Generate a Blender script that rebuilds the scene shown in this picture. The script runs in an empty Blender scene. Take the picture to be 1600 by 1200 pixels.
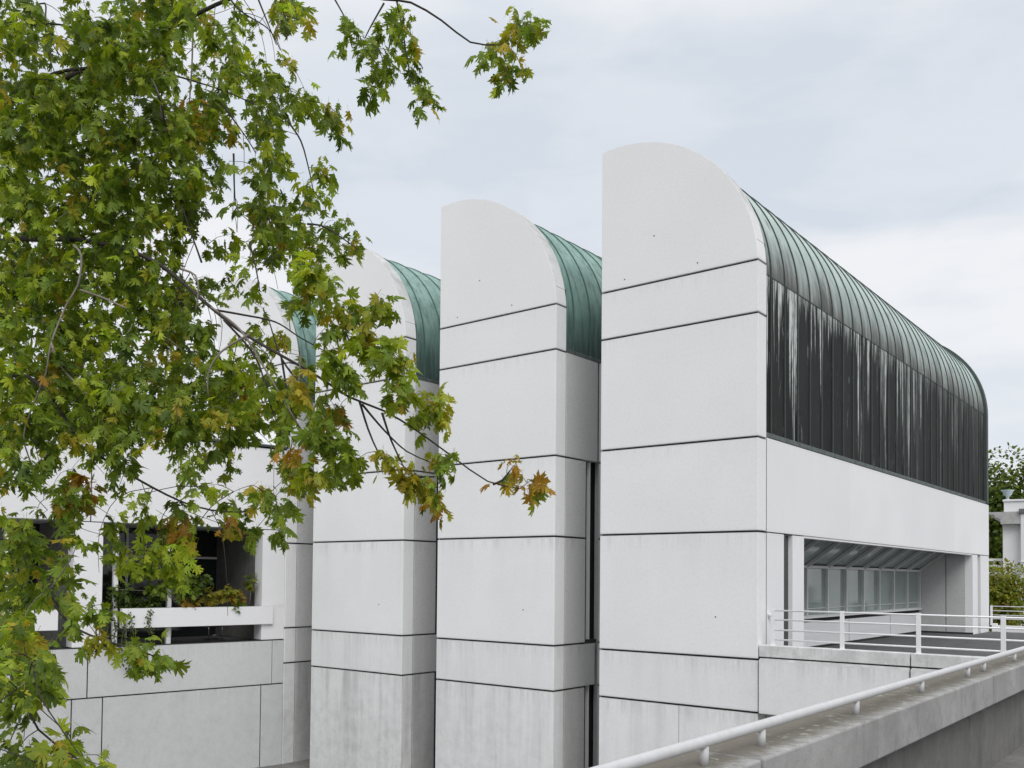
import bpy, bmesh, math, random
import numpy as np
from mathutils import Vector, Matrix

# ------------------------------------------------------------------ camera, world, sun
# The building's frame is the world: x along the street front (right = +), y into the
# building, z up with 0 at eye height; the corner of the nearest tower is the origin.
GROUND = -6.5
YAW, PITCH, ROLL, FPX, CYPX = 0.6749, 0.0272, 0.0091, 1434.8, 862.41
CAM = Vector((8.729, -19.911, 0.0))
scene = bpy.context.scene
COL = scene.collection

_ca, _sa = math.cos(YAW), math.sin(YAW)
_R0 = Vector((_ca, _sa, 0)); _F0 = Vector((-_sa, _ca, 0)); _U0 = Vector((0, 0, 1))
_F = _F0 * math.cos(PITCH) + _U0 * math.sin(PITCH)
_U1 = -_F0 * math.sin(PITCH) + _U0 * math.cos(PITCH)
_RT = _R0 * math.cos(ROLL) + _U1 * math.sin(ROLL)
_UP = -_R0 * math.sin(ROLL) + _U1 * math.cos(ROLL)

cam_data = bpy.data.cameras.new("camera")
cam = bpy.data.objects.new("camera", cam_data)
COL.objects.link(cam)
cam.matrix_world = Matrix(((_RT.x, _UP.x, -_F.x, CAM.x), (_RT.y, _UP.y, -_F.y, CAM.y),
                           (_RT.z, _UP.z, -_F.z, CAM.z), (0, 0, 0, 1)))
cam_data.sensor_width = 36.0
cam_data.lens = FPX / 1600 * 36.0
cam_data.shift_y = (CYPX - 600) / 1600
cam_data.clip_end = 3000
cam_data.clip_start = 0.05
scene.camera = cam

SUN_EL, SUN_AZ = math.radians(46), math.radians(131)     # azimuth from +y towards +x
sun_dir = Vector((math.sin(SUN_AZ) * math.cos(SUN_EL), math.cos(SUN_AZ) * math.cos(SUN_EL), math.sin(SUN_EL)))
sd = bpy.data.lights.new("sun", 'SUN'); sd.energy = 1.45; sd.angle = math.radians(35); sd.color = (1.0, 0.975, 0.94)
so = bpy.data.objects.new("sun", sd); COL.objects.link(so)
so.rotation_euler = sun_dir.to_track_quat('Z', 'Y').to_euler()
so.location = (0, -10, 40)

scene.view_settings.view_transform = 'Standard'
scene.view_settings.look = 'None'
scene.view_settings.exposure = 0.10
scene.view_settings.gamma = 1.0


class NT:
    """tiny helper for node trees"""
    def __init__(s, tree): s.t = tree; s.n = tree.nodes; s.l = tree.links
    def put(s, sock, v):
        if isinstance(v, bpy.types.NodeSocket): s.l.new(v, sock)
        elif v is not None:
            if hasattr(sock, 'default_value'):
                try: sock.default_value = v
                except Exception: sock.default_value = (*v, 1.0)
    def math(s, op, a, b=None, c=None, clamp=False):
        n = s.n.new('ShaderNodeMath'); n.operation = op; n.use_clamp = clamp
        s.put(n.inputs[0], a); s.put(n.inputs[1], b); s.put(n.inputs[2], c)
        return n.outputs[0]
    def noise(s, vec, scale=1.0, detail=3.0, rough=0.55, dist=0.0):
        n = s.n.new('ShaderNodeTexNoise'); s.put(n.inputs['Vector'], vec)
        n.inputs['Scale'].default_value = scale; n.inputs['Detail'].default_value = detail
        n.inputs['Roughness'].default_value = rough; n.inputs['Distortion'].default_value = dist
        return n.outputs['Fac']
    def mapv(s, vec, scale=(1, 1, 1), loc=(0, 0, 0), rot=(0, 0, 0)):
        n = s.n.new('ShaderNodeMapping'); s.put(n.inputs['Vector'], vec)
        n.inputs['Scale'].default_value = scale; n.inputs['Location'].default_value = loc
        n.inputs['Rotation'].default_value = rot
        return n.outputs[0]
    def step(s, v, a, b, lo=0.0, hi=1.0):
        n = s.n.new('ShaderNodeMapRange'); n.interpolation_type = 'SMOOTHSTEP'
        s.put(n.inputs['Value'], v); n.inputs['From Min'].default_value = a; n.inputs['From Max'].default_value = b
        n.inputs['To Min'].default_value = lo; n.inputs['To Max'].default_value = hi
        return n.outputs['Result']
    def mix(s, f, a, b, mode='MIX'):
        n = s.n.new('ShaderNodeMix'); n.data_type = 'RGBA'; n.blend_type = mode
        s.put(n.inputs[0], f)
        for sock, v in ((n.inputs[6], a), (n.inputs[7], b)):
            if isinstance(v, bpy.types.NodeSocket): s.l.new(v, sock)
            else: sock.default_value = (v[0], v[1], v[2], 1.0)
        return n.outputs[2]
    def pos(s): return s.n.new('ShaderNodeNewGeometry').outputs['Position']
    def sep(s, v):
        n = s.n.new('ShaderNodeSeparateXYZ'); s.put(n.inputs[0], v); return n.outputs
    def bump(s, h, strength=0.2, dist=0.01):
        n = s.n.new('ShaderNodeBump'); n.inputs['Strength'].default_value = strength
        n.inputs['Distance'].default_value = dist; s.put(n.inputs['Height'], h)
        return n.outputs[0]


world = bpy.data.worlds.new("World"); scene.world = world; world.use_nodes = True
w = NT(world.node_tree); w.n.clear()
w_out = w.n.new('ShaderNodeOutputWorld'); bg = w.n.new('ShaderNodeBackground')
sky = w.n.new('ShaderNodeTexSky'); sky.sky_type = 'NISHITA'; sky.sun_disc = False
sky.sun_elevation = SUN_EL; sky.sun_rotation = SUN_AZ
bgs = w.n.new('ShaderNodeBackground'); bgs.inputs['Strength'].default_value = 0.08
w.l.new(sky.outputs[0], bgs.inputs['Color'])
d_ = w.n.new('ShaderNodeTexCoord').outputs['Generated']
zz = w.sep(d_)[2]
# overcast cloud sheet: brightness grows towards the zenith, with banks of bluish cloud
az_rot = math.atan2(_F0.y, _F0.x)
cl1 = w.noise(w.mapv(d_, (1.0, 1.0, 4.2), (0.31, 0.12, 0.16), (0, 0, -az_rot)), 1.7, 5, 0.52, 0.35)
cl2 = w.noise(w.mapv(d_, (1.0, 1.0, 3.0), (3.3, 1.7, 0.4), (0, 0, -az_rot)), 4.5, 6, 0.55, 0.3)
warp = w.math('MULTIPLY_ADD', w.math('SUBTRACT', cl1, 0.5), 0.34, zz)
band = w.math('MULTIPLY', w.step(warp, 0.31, 0.37), w.step(warp, 0.46, 0.56, 1.0, 0.0))
low = w.math('MULTIPLY', w.step(zz, 0.09, 0.15), w.step(zz, 0.17, 0.25, 1.0, 0.0))
blue = w.math('ADD', w.math('MULTIPLY', band, 0.7), w.math('MULTIPLY', low, 0.35))
blue = w.math('ADD', blue, w.math('MULTIPLY', w.step(cl2, 0.40, 0.68), 0.4), clamp=True)
ccol = w.mix(blue, (0.87, 0.878, 0.90), (0.655, 0.71, 0.785))
ccol = w.mix(w.math('MULTIPLY', w.step(zz, 0.02, 0.13, 1.0, 0.0), 0.55), ccol, (0.80, 0.775, 0.775))
bgc = w.n.new('ShaderNodeBackground')
w.l.new(ccol, bgc.inputs['Color'])
w.l.new(w.step(zz, 0.50, 0.95, 1.0, 1.75), bgc.inputs['Strength'])
mixs = w.n.new('ShaderNodeMixShader'); mixs.inputs[0].default_value = 0.93
w.l.new(bgs.outputs[0], mixs.inputs[1]); w.l.new(bgc.outputs[0], mixs.inputs[2])
w.l.new(mixs.outputs[0], w_out.inputs['Surface'])
w.n.remove(bg)


def cam_pt(px, py, depth):
    """point seen at a full-size photograph pixel, at a distance along the view axis"""
    u = (px - 800) / FPX; v = (CYPX - py) / FPX
    return CAM + (_F + _RT * u + _UP * v) * depth


# ------------------------------------------------------------------ materials
def material(name):
    m = bpy.data.materials.new(name); m.use_nodes = True
    nt = NT(m.node_tree); b = m.node_tree.nodes['Principled BSDF']
    return m, nt, b


def mat_plain(name, col, rough=0.5, metal=0.0, var=0.12, scale=6.0, spec=0.5):
    m, n, b = material(name)
    f = n.noise(n.pos(), scale, 4, 0.6)
    c = n.mix(f, tuple(x * (1 - var) for x in col), tuple(min(1, x * (1 + var)) for x in col))
    n.put(b.inputs['Base Color'], c)
    b.inputs['Roughness'].default_value = rough; b.inputs['Metallic'].default_value = metal
    b.inputs['Specular IOR Level'].default_value = spec
    return m


DRIPS = {False: (7.39, 6.16, 3.28, 1.10, -1.835, -3.047), True: (4.33, -1.07, -2.23, -3.735)}


def mat_panel(name, base, speck=0.10, dirt=1.0, side=False, joints=((-1.84, 1.5, 0.6), (-3.05, 4.2, 1.0), (1.10, 2.2, 0.2), (3.28, 2.0, 0.08)), wing_=False):
    """white painted precast concrete: mottled, speckled, with rain streaks under the joints"""
    m, n, b = material(name)
    p = n.pos(); o3 = n.sep(p); z = o3[2]
    older = n.step(o3[0], -11.5, -3.5, 1.0, 0.38)          # the towers further back have weathered more
    big = n.noise(p, 0.45, 3, 0.5)
    mid = n.noise(p, 3.2, 5, 0.65)
    isl = n.n.new('ShaderNodeNewGeometry').outputs['Random Per Island']
    fine = n.noise(p, 15.0, 5, 0.82)
    col = n.mix(n.step(big, 0.3, 0.7), tuple(x * 0.95 for x in base), base)
    col = n.mix(n.math('MULTIPLY', n.step(mid, 0.5, 0.8), 0.25), col, tuple(x * 0.86 for x in base))
    col = n.mix(n.math('MULTIPLY', isl, 0.55), col, tuple(x * 0.90 for x in base))
    # pitted grain
    col = n.mix(n.math('MULTIPLY', n.step(fine, 0.44, 0.74), speck * 3.0), col, tuple(x * 0.55 for x in base))
    # rain streaks that start at the joints
    st = n.noise(n.mapv(p, (1.5, 1.5, 0.10)), 1.0, 4, 0.62)
    st2 = n.noise(n.mapv(p, (5.0, 5.0, 0.35), (4, 2, 1)), 1.0, 3, 0.6)
    tot = None
    grime = None
    drip = n.step(n.noise(n.mapv(p, (7.0, 7.0, 0.5), (2, 8, 3)), 1.0, 4, 0.7), 0.40, 0.70)
    for zj in DRIPS[wing_]:
        t = n.math('SUBTRACT', zj, z)
        g1 = n.math('MULTIPLY', n.math('GREATER_THAN', t, 0.0), n.step(t, 0.0, 0.55, 1.0, 0.0))
        g1 = n.math('MULTIPLY', n.math('MULTIPLY', g1, drip), 0.35 if zj > 3 else 0.8)
        g2 = n.step(n.math('ABSOLUTE', t), 0.02, 0.10, 0.45, 0.0)
        g1 = n.math('MAXIMUM', g1, g2)
        grime = g1 if grime is None else n.math('MAXIMUM', grime, g1)
    for zj, ln, k in joints:
        t = n.math('DIVIDE', n.math('SUBTRACT', zj, z), ln)
        msk = n.math('MULTIPLY', n.math('GREATER_THAN', t, 0.0), n.math('SUBTRACT', 1.0, t, clamp=True))
        msk = n.math('MULTIPLY', msk, k)
        tot = msk if tot is None else n.math('MAXIMUM', tot, msk)
    s = n.math('ADD', n.math('MULTIPLY', n.step(st, 0.42, 0.70), 0.75), n.math('MULTIPLY', n.step(st2, 0.50, 0.78), 0.4), clamp=True)
    lowd = n.math('MULTIPLY', n.step(z, -5.8, -1.2, 1.0, 0.0), n.step(mid, 0.25, 0.75, 0.25, 0.75))
    dirtf = n.math('ADD', n.math('MULTIPLY', tot, s), n.math('MULTIPLY', lowd, 0.8), clamp=True)
    col = n.mix(n.math('MULTIPLY', n.math('MULTIPLY', dirtf, older), 0.58 * dirt), col, (0.19, 0.195, 0.19))
    col = n.mix(n.math('MULTIPLY', n.math('MULTIPLY', grime, n.step(big, 0.35, 0.65, 0.35, 1.0)), 0.42 * min(1, dirt)), col, (0.22, 0.222, 0.215))
    gn = n.n.new('ShaderNodeNewGeometry')
    col = n.mix(n.math('MULTIPLY', n.step(n.sep(gn.outputs['Normal'])[2], 0.05, 0.6), n.step(mid, 0.2, 0.7, 0.35, 0.75)), col, (0.26, 0.262, 0.255))
    # black algae specks
    vor = n.noise(n.mapv(p, (7, 7, 4.5), (1, 5, 2)), 1.0, 6, 0.8)
    col = n.mix(n.math('MULTIPLY', n.step(vor, 0.70, 0.80), 0.55 if side else 0.25), col, (0.12, 0.12, 0.115))
    n.put(b.inputs['Base Color'], col)
    b.inputs['Roughness'].default_value = 0.78; b.inputs['Specular IOR Level'].default_value = 0.25
    n.put(b.inputs['Normal'], n.bump(n.math('ADD', fine, n.math('MULTIPLY', mid, 0.5)), 0.12, 0.01))
    return m


def mat_copper_green(name):
    m, n, b = material(name)
    p = n.pos(); z = n.sep(p)[2]
    f1 = n.noise(p, 1.3, 5, 0.6); f2 = n.noise(n.mapv(p, (6, 6, 0.6)), 1.0, 4, 0.6); f3 = n.noise(p, 30, 3, 0.6)
    col = n.mix(n.step(f1, 0.3, 0.7), (0.175, 0.295, 0.265), (0.27, 0.41, 0.37))
    col = n.mix(n.math('MULTIPLY', n.step(f2, 0.42, 0.70), 0.7), col, (0.085, 0.135, 0.118))
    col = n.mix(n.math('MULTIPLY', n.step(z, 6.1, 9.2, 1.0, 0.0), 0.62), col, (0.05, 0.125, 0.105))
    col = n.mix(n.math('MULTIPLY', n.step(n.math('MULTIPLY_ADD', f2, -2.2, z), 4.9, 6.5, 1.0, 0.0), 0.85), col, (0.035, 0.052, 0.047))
    col = n.mix(n.math('MULTIPLY', n.step(n.noise(n.mapv(p, (2, 2, 1), (3, 8, 1)), 1.0, 5, 0.7), 0.56, 0.72), 0.5), col, (0.10, 0.10, 0.085))
    col = n.mix(n.math('MULTIPLY', n.step(f3, 0.5, 0.8), 0.25), col, (0.24, 0.38, 0.33))
    n.put(b.inputs['Base Color'], col)
    b.inputs['Roughness'].default_value = 0.62; b.inputs['Specular IOR Level'].default_value = 0.35
    n.put(b.inputs['Normal'], n.bump(f1, 0.25, 0.03))
    return m


def mat_copper_dark(name):
    """weathered copper of the end shed: pale patina on the curve, near-black sheets with run-off streaks below"""
    m, n, b = material(name)
    p = n.pos(); o = n.sep(p); z, y = o[2], o[1]
    f1 = n.noise(p, 1.1, 5, 0.62)
    f2 = n.noise(n.mapv(p, (5, 5, 0.5)), 1.0, 5, 0.65)
    fine = n.noise(p, 36, 3, 0.6)
    # every sheet has aged a little differently
    wn = n.n.new('ShaderNodeTexWhiteNoise'); wn.noise_dimensions = '1D'
    n.put(wn.inputs['W'], n.math('FLOOR', n.math('DIVIDE', n.math('SUBTRACT', y, 0.931), 0.8365)))
    sheet = wn.outputs['Value']
    # curved sheets
    upper = n.mix(n.step(f1, 0.3, 0.7), (0.39, 0.495, 0.465), (0.52, 0.60, 0.575))
    upper = n.mix(n.math('MULTIPLY', sheet, 0.35), upper, (0.30, 0.37, 0.345))
    za = n.math('MULTIPLY_ADD', n.math('SUBTRACT', f2, 0.5), 2.6, n.math('MULTIPLY_ADD', sheet, 0.5, z))
    upper = n.mix(n.math('MULTIPLY', n.step(za, 7.3, 9.3, 1.0, 0.0), 0.85), upper, (0.13, 0.125, 0.118))
    upper = n.mix(n.math('MULTIPLY', n.step(za, 6.9, 8.2, 1.0, 0.0), 0.85), upper, (0.055, 0.054, 0.052))
    patch = n.noise(n.mapv(p, (2.0, 2.4, 1.2), (9, 4, 2)), 1.0, 5, 0.7)
    upper = n.mix(n.math('MULTIPLY', n.step(patch, 0.55, 0.72), 0.55), upper, (0.11, 0.115, 0.108))
    # flat sheets
    lower = n.mix(n.step(f1, 0.3, 0.7), (0.008, 0.0082, 0.0082), (0.017, 0.0172, 0.017))
    lower = n.mix(n.math('MULTIPLY', sheet, 0.4), lower, (0.030, 0.031, 0.030))
    t = n.math('DIVIDE', n.math('SUBTRACT', 7.24, z), 3.9)
    sA = n.noise(n.mapv(p, (0.3, 5.5, 0.10), (2, 0.6, 0)), 1.0, 4, 0.68)
    sB = n.noise(n.mapv(p, (0.3, 2.2, 0.06), (7, 0.2, 3)), 1.0, 3, 0.6)
    sC = n.noise(n.mapv(p, (0.3, 13.0, 0.35), (1, 3, 5)), 1.0, 4, 0.7)
    near = n.step(y, 6.0, 19.0, 1.0, 0.22)
    th = n.math('ADD', n.math('MULTIPLY_ADD', t, 0.17, 0.475), n.math('MULTIPLY', sheet, 0.09))
    v = n.math('MULTIPLY_ADD', n.math('SUBTRACT', sB, 0.5), 0.95, sA)
    streak = n.step(n.math('SUBTRACT', v, th), 0.0, 0.06)
    short = n.math('MULTIPLY', n.step(n.math('SUBTRACT', sC, n.math('MULTIPLY_ADD', t, 0.9, 0.45)), 0.0, 0.10), 0.8)
    mott = n.math('MULTIPLY', n.step(n.noise(n.mapv(p, (0.3, 5, 0.9), (3, 1, 9)), 1.0, 5, 0.7), 0.60, 0.74), 0.6)
    sk = n.math('MAXIMUM', n.math('MAXIMUM', streak, short), mott)
    sk = n.math('MULTIPLY', n.math('MULTIPLY', sk, near), n.step(n.noise(n.mapv(p, (8, 9, 2.2)), 1.0, 5, 0.75), 0.32, 0.58, 0.25, 1.0))
    lower = n.mix(n.math('MULTIPLY', sk, 0.92), lower, (0.62, 0.67, 0.645))
    col = n.mix(n.math('GREATER_THAN', z, 7.24), lower, upper)
    n.put(b.inputs['Base Color'], col)
    b.inputs['Roughness'].default_value = 0.65; b.inputs['Specular IOR Level'].default_value = 0.15
    n.put(b.inputs['Normal'], n.bump(f1, 0.25, 0.03))
    return m


def mat_concrete(name, base=(0.33, 0.325, 0.31), moss=False):
    m, n, b = material(name)
    p = n.pos()
    f1 = n.noise(p, 2.2, 5, 0.65); f2 = n.noise(p, 9.0, 5, 0.7); f3 = n.noise(p, 120.0, 2, 0.7)
    col = n.mix(n.step(f1, 0.28, 0.72), tuple(x * 0.8 for x in base), tuple(x * 1.12 for x in base))
    col = n.mix(n.math('MULTIPLY', n.step(f2, 0.5, 0.75), 0.35), col, tuple(x * 0.62 for x in base))
    col = n.mix(n.math('MULTIPLY', n.step(f3, 0.45, 0.75), 0.45), col, tuple(x * 0.6 for x in base))
    drips = n.step(n.noise(n.mapv(p, (6, 6, 0.8), (1, 2, 7)), 1.0, 5, 0.7), 0.50, 0.74)
    col = n.mix(n.math('MULTIPLY', drips, 0.45), col, tuple(x * 0.45 for x in base))
    pores = n.step(n.noise(p, 85.0, 5, 0.85), 0.58, 0.64)
    blot = n.step(n.noise(n.mapv(p, (1, 1, 1), (4, 9, 2)), 5.0, 7, 0.78), 0.52, 0.60)
    col = n.mix(n.math('MULTIPLY', blot, 0.30), col, tuple(x * 0.55 for x in base))
    col = n.mix(n.math('MULTIPLY', pores, 0.55), col, tuple(x * 0.35 for x in base))
    if moss:
        nz = n.n.new('ShaderNodeNewGeometry')
        up = n.sep(nz.outputs['Normal'])[2]
        x = n.sep(p)[0]
        mm = n.math('MULTIPLY', n.step(up, 0.6, 0.9), n.step(n.math('MULTIPLY_ADD', f2, -0.28, x), 6.80, 6.97, 1.0, 0.0))
        col = n.mix(n.math('MULTIPLY', mm, 0.85), col, (0.13, 0.115, 0.088))
        spots = n.math('MULTIPLY', n.step(up, 0.6, 0.9), n.step(n.noise(p, 14, 5, 0.8), 0.58, 0.68))
        col = n.mix(n.math('MULTIPLY', spots, 0.6), col, (0.10, 0.09, 0.07))
        lich = n.math('MULTIPLY', n.step(up, 0.6, 0.9), n.step(n.noise(n.mapv(p, (1, 1, 1), (5, 5, 5)), 11, 4, 0.7), 0.56, 0.66))
        col = n.mix(n.math('MULTIPLY', lich, 0.5), col, (0.46, 0.45, 0.41))
    n.put(b.inputs['Base Color'], col)
    b.inputs['Roughness'].default_value = 0.85; b.inputs['Specular IOR Level'].default_value = 0.2
    n.put(b.inputs['Normal'], n.bump(n.math('ADD', f2, f3), 0.25, 0.006))
    return m


def mat_glass(name, col, rough=0.06, spec=0.8):
    m, n, b = material(name)
    p = n.pos()
    f = n.noise(p, 0.8, 3, 0.5)
    n.put(b.inputs['Base Color'], n.mix(f, tuple(x * 0.75 for x in col), tuple(x * 1.25 for x in col)))
    b.inputs['Roughness'].default_value = rough; b.inputs['Specular IOR Level'].default_value = spec
    n.put(b.inputs['Normal'], n.bump(n.noise(p, 1.5, 2, 0.5), 0.04, 0.02))
    return m


def mat_leaf(name):
    m, n, b = material(name)
    at = n.n.new('ShaderNodeAttribute'); at.attribute_name = 'leaf_colour'
    f = n.noise(n.pos(), 45.0, 3, 0.6)
    col = n.mix(n.math('MULTIPLY', n.step(f, 0.5, 0.8), 0.4), at.outputs['Color'], (0.05, 0.055, 0.012))
    n.put(b.inputs['Base Color'], col)
    b.inputs['Roughness'].default_value = 0.5; b.inputs['Specular IOR Level'].default_value = 0.28
    tr = n.n.new('ShaderNodeBsdfTranslucent')
    n.put(tr.inputs['Color'], n.mix(1.0, col, (1.25, 1.25, 0.6), 'MULTIPLY'))
    mx = n.n.new('ShaderNodeMixShader'); mx.inputs[0].default_value = 0.44
    n.l.new(b.outputs[0], mx.inputs[1]); n.l.new(tr.outputs[0], mx.inputs[2])
    n.l.new(mx.outputs[0], n.n['Material Output'].inputs['Surface'])
    return m


M = dict(
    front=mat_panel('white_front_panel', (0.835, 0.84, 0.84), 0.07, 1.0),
    side=mat_panel('pitted_shaded_side_panel', (0.57, 0.575, 0.57), 0.16, 1.0, True),  # pitted grain, with the shade of the tower gaps put into a darker base
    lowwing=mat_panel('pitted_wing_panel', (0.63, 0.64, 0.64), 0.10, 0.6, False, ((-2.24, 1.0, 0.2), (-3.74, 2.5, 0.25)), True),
    smooth=mat_panel('smooth_white_panel', (0.84, 0.84, 0.85), 0.02, 0.45),
    wing=mat_panel('wing_panel', (0.82, 0.82, 0.83), 0.03, 0.6, False, ((-2.24, 1.0, 0.2), (-3.74, 2.5, 0.2)), True),
    core=mat_plain('dark_joint', (0.025, 0.025, 0.026), 0.9),
    green=mat_copper_green('green_copper'),
    dark=mat_copper_dark('dark_copper'),
    trim=mat_plain('copper_trim', (0.05, 0.066, 0.06), 0.6, 0.0, 0.5, 9.0),
    white=mat_plain('white_paint', (0.80, 0.80, 0.81), 0.35, 0.0, 0.05, 8.0),
    rail=mat_plain('worn_rail_paint', (0.50, 0.50, 0.505), 0.42, 0.0, 0.16, 20.0),
    frame=mat_plain('grey_white_frame', (0.60, 0.61, 0.60), 0.5, 0.0, 0.1, 5.0),
    glass=mat_glass('grey_green_glass', (0.27, 0.325, 0.315)),
    dglass=mat_glass('dark_glass', (0.02, 0.023, 0.024), 0.05, 0.5),
    conc=mat_concrete('grey_concrete', (0.33, 0.33, 0.322), True),
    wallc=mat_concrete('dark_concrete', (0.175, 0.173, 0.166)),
    cope=mat_concrete('pale_concrete', (0.70, 0.70, 0.695)),
    bitumen=mat_concrete('roof_gravel', (0.115, 0.115, 0.118)),
    pave=mat_concrete('paving', (0.20, 0.195, 0.185)),
    bark=mat_plain('bark', (0.045, 0.040, 0.035), 0.9, 0.0, 0.5, 18.0, 0.2),
    twig=mat_plain('pale_twig', (0.20, 0.175, 0.15), 0.8, 0.0, 0.5, 10.0, 0.2),
    leaf=mat_leaf('leaf'),
    stucco=mat_plain('white_stucco', (0.74, 0.74, 0.745), 0.8, 0.0, 0.06, 1.5, 0.2),
    moulding=mat_plain('grey_stone', (0.40, 0.40, 0.39), 0.8, 0.0, 0.3, 3.0, 0.2),
    urn=mat_plain('blue_grey_lead', (0.36, 0.43, 0.46), 0.5, 0.0, 0.2, 6.0),
    soil=mat_plain('soil', (0.05, 0.04, 0.03), 0.95),
    steel=mat_plain('steel', (0.30, 0.30, 0.31), 0.35, 0.8, 0.1, 6.0),
)


# ------------------------------------------------------------------ mesh helpers
class MB:
    def __init__(s): s.bm = bmesh.new()
    def box(s, x0, x1, y0, y1, z0, z1, bev=0.0, seg=1):
        if x0 > x1: x0, x1 = x1, x0
        if y0 > y1: y0, y1 = y1, y0
        if z0 > z1: z0, z1 = z1, z0
        v = [s.bm.verts.new(c) for c in ((x0, y0, z0), (x1, y0, z0), (x1, y1, z0), (x0, y1, z0),
                                        (x0, y0, z1), (x1, y0, z1), (x1, y1, z1), (x0, y1, z1))]
        fs = [s.bm.faces.new([v[i] for i in q]) for q in ((3, 2, 1, 0), (4, 5, 6, 7), (0, 1, 5, 4), (1, 2, 6, 5), (2, 3, 7, 6), (3, 0, 4, 7))]
        if bev:
            es = {e for f in fs for e in f.edges}
            bmesh.ops.bevel(s.bm, geom=list(es), offset=bev, segments=seg, profile=0.5, affect='EDGES')
        return s
    def prism(s, poly, axis, a, b, bev=0.0, seg=1):
        """extrude a polygon: axis 'y' takes (x, z) points, 'x' takes (y, z), 'z' takes (x, y)"""
        def P(q, t):
            return {'y': (q[0], t, q[1]), 'x': (t, q[0], q[1]), 'z': (q[0], q[1], t)}[axis]
        va = [s.bm.verts.new(P(q, a)) for q in poly]; vb = [s.bm.verts.new(P(q, b)) for q in poly]
        n = len(poly)
        fa = s.bm.faces.new(va); fb = s.bm.faces.new(list(reversed(vb)))
        sides = [s.bm.faces.new((va[i], vb[i], vb[(i + 1) % n], va[(i + 1) % n])) for i in range(n)]
        bmesh.ops.recalc_face_normals(s.bm, faces=[fa, fb] + sides)
        if bev:
            es = set(fa.edges) | set(fb.edges)
            for f in sides:
                for e in f.edges:
                    if len(e.link_faces) == 2 and e.calc_face_angle(0) > 0.5: es.add(e)
            bmesh.ops.bevel(s.bm, geom=list(es), offset=bev, segments=seg, profile=0.5, affect='EDGES')
        return s
    def tube(s, pts, r, n=8, cap=True):
        pts = [Vector(p) for p in pts]
        rs = r if isinstance(r, (list, tuple)) else [r] * len(pts)
        rings = []; ref = None
        for i, p in enumerate(pts):
            d = (pts[min(i + 1, len(pts) - 1)] - pts[max(i - 1, 0)])
            d = d.normalized() if d.length > 1e-9 else Vector((0, 0, 1))
            if ref is None:
                ref = d.orthogonal().normalized()
            ref = (ref - d * ref.dot(d)); ref = ref.normalized() if ref.length > 1e-6 else d.orthogonal().normalized()
            bi = d.cross(ref)
            rings.append([s.bm.verts.new(p + (ref * math.cos(2 * math.pi * k / n) + bi * math.sin(2 * math.pi * k / n)) * rs[i]) for k in range(n)])
        for a, b in zip(rings, rings[1:]):
            for k in range(n):
                f = s.bm.faces.new((a[k], a[(k + 1) % n], b[(k + 1) % n], b[k])); f.smooth = True
        if cap:
            s.bm.faces.new(list(reversed(rings[0]))); s.bm.faces.new(rings[-1])
        return s
    def lathe(s, cx, cy, prof, n=16):
        rings = [[s.bm.verts.new((cx + r * math.cos(2 * math.pi * k / n), cy + r * math.sin(2 * math.pi * k / n), z)) for k in range(n)] for r, z in prof]
        for a, b in zip(rings, rings[1:]):
            for k in range(n):
                f = s.bm.faces.new((a[k], a[(k + 1) % n], b[(k + 1) % n], b[k])); f.smooth = True
        s.bm.faces.new(list(reversed(rings[0]))); s.bm.faces.new(rings[-1])
        return s
    def build(s, name, mat, parent=None):
        me = bpy.data.meshes.new(name); s.bm.to_mesh(me); s.bm.free()
        me.materials.append(mat)
        o = bpy.data.objects.new(name, me); COL.objects.link(o)
        if parent: o.parent = parent
        return o


def build_split(mb, name, mat, parent):
    """every loose piece of the builder becomes a part of its own"""
    bm = mb.bm; bm.verts.ensure_lookup_table(); seen = set(); out = []
    for v in bm.verts:
        if v in seen: continue
        stack = [v]; comp = []; seen.add(v)
        while stack:
            q = stack.pop(); comp.append(q)
            for e in q.link_edges:
                o = e.other_vert(q)
                if o not in seen: seen.add(o); stack.append(o)
        nb = bmesh.new(); mp = {q: nb.verts.new(q.co) for q in comp}
        for f in {f for q in comp for f in q.link_faces}:
            nf = nb.faces.new([mp[q] for q in f.verts]); nf.smooth = f.smooth
        h = MB(); h.bm.free(); h.bm = nb; out.append(h.build(name, mat, parent))
    bm.free()
    return out


def thing(name, label, cat, loc=(0, 0, 0), rz=0.0, group=None):
    o = bpy.data.objects.new(name, None); COL.objects.link(o)
    o.empty_display_size = 0.3
    o.location = loc; o.rotation_euler = (0, 0, rz)
    o['label'] = label; o['category'] = cat
    if group: o['group'] = group
    return o


def struct(o): o['kind'] = 'structure'; return o


def copy_tree(o, parent=None):
    c = o.copy(); COL.objects.link(c)
    if parent: c.parent = parent
    for ch in list(o.children): copy_tree(ch, c)
    return c


# ------------------------------------------------------------------ ground and terrain
b = MB(); b.box(-600, 600, -600, 900, GROUND - 0.3, GROUND)
struct(b.build('ground', M['pave']))

# ------------------------------------------------------------------ towers
W, PERIOD = 4.30, 5.743
J = [7.39, 6.16, 3.28, 1.10, -1.835, -3.047]
BOT = GROUND - 0.05
RAD, ZC = 3.9, 7.2
GAP = 0.021
LEN = 24.0


def arc_profile(x_left, inset=0.0, seg=28):
    """points of the shed roof from the left edge over the crest down to the spring line"""
    cx = -RAD
    r = RAD - inset
    a0 = math.acos(max(-1, min(1, (x_left - cx) / r))) if abs(x_left - cx) < r else math.pi / 2
    return [(cx + r * math.cos(a0 * (1 - i / seg)), ZC + r * math.sin(a0 * (1 - i / seg))) for i in range(seg + 1)]


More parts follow.
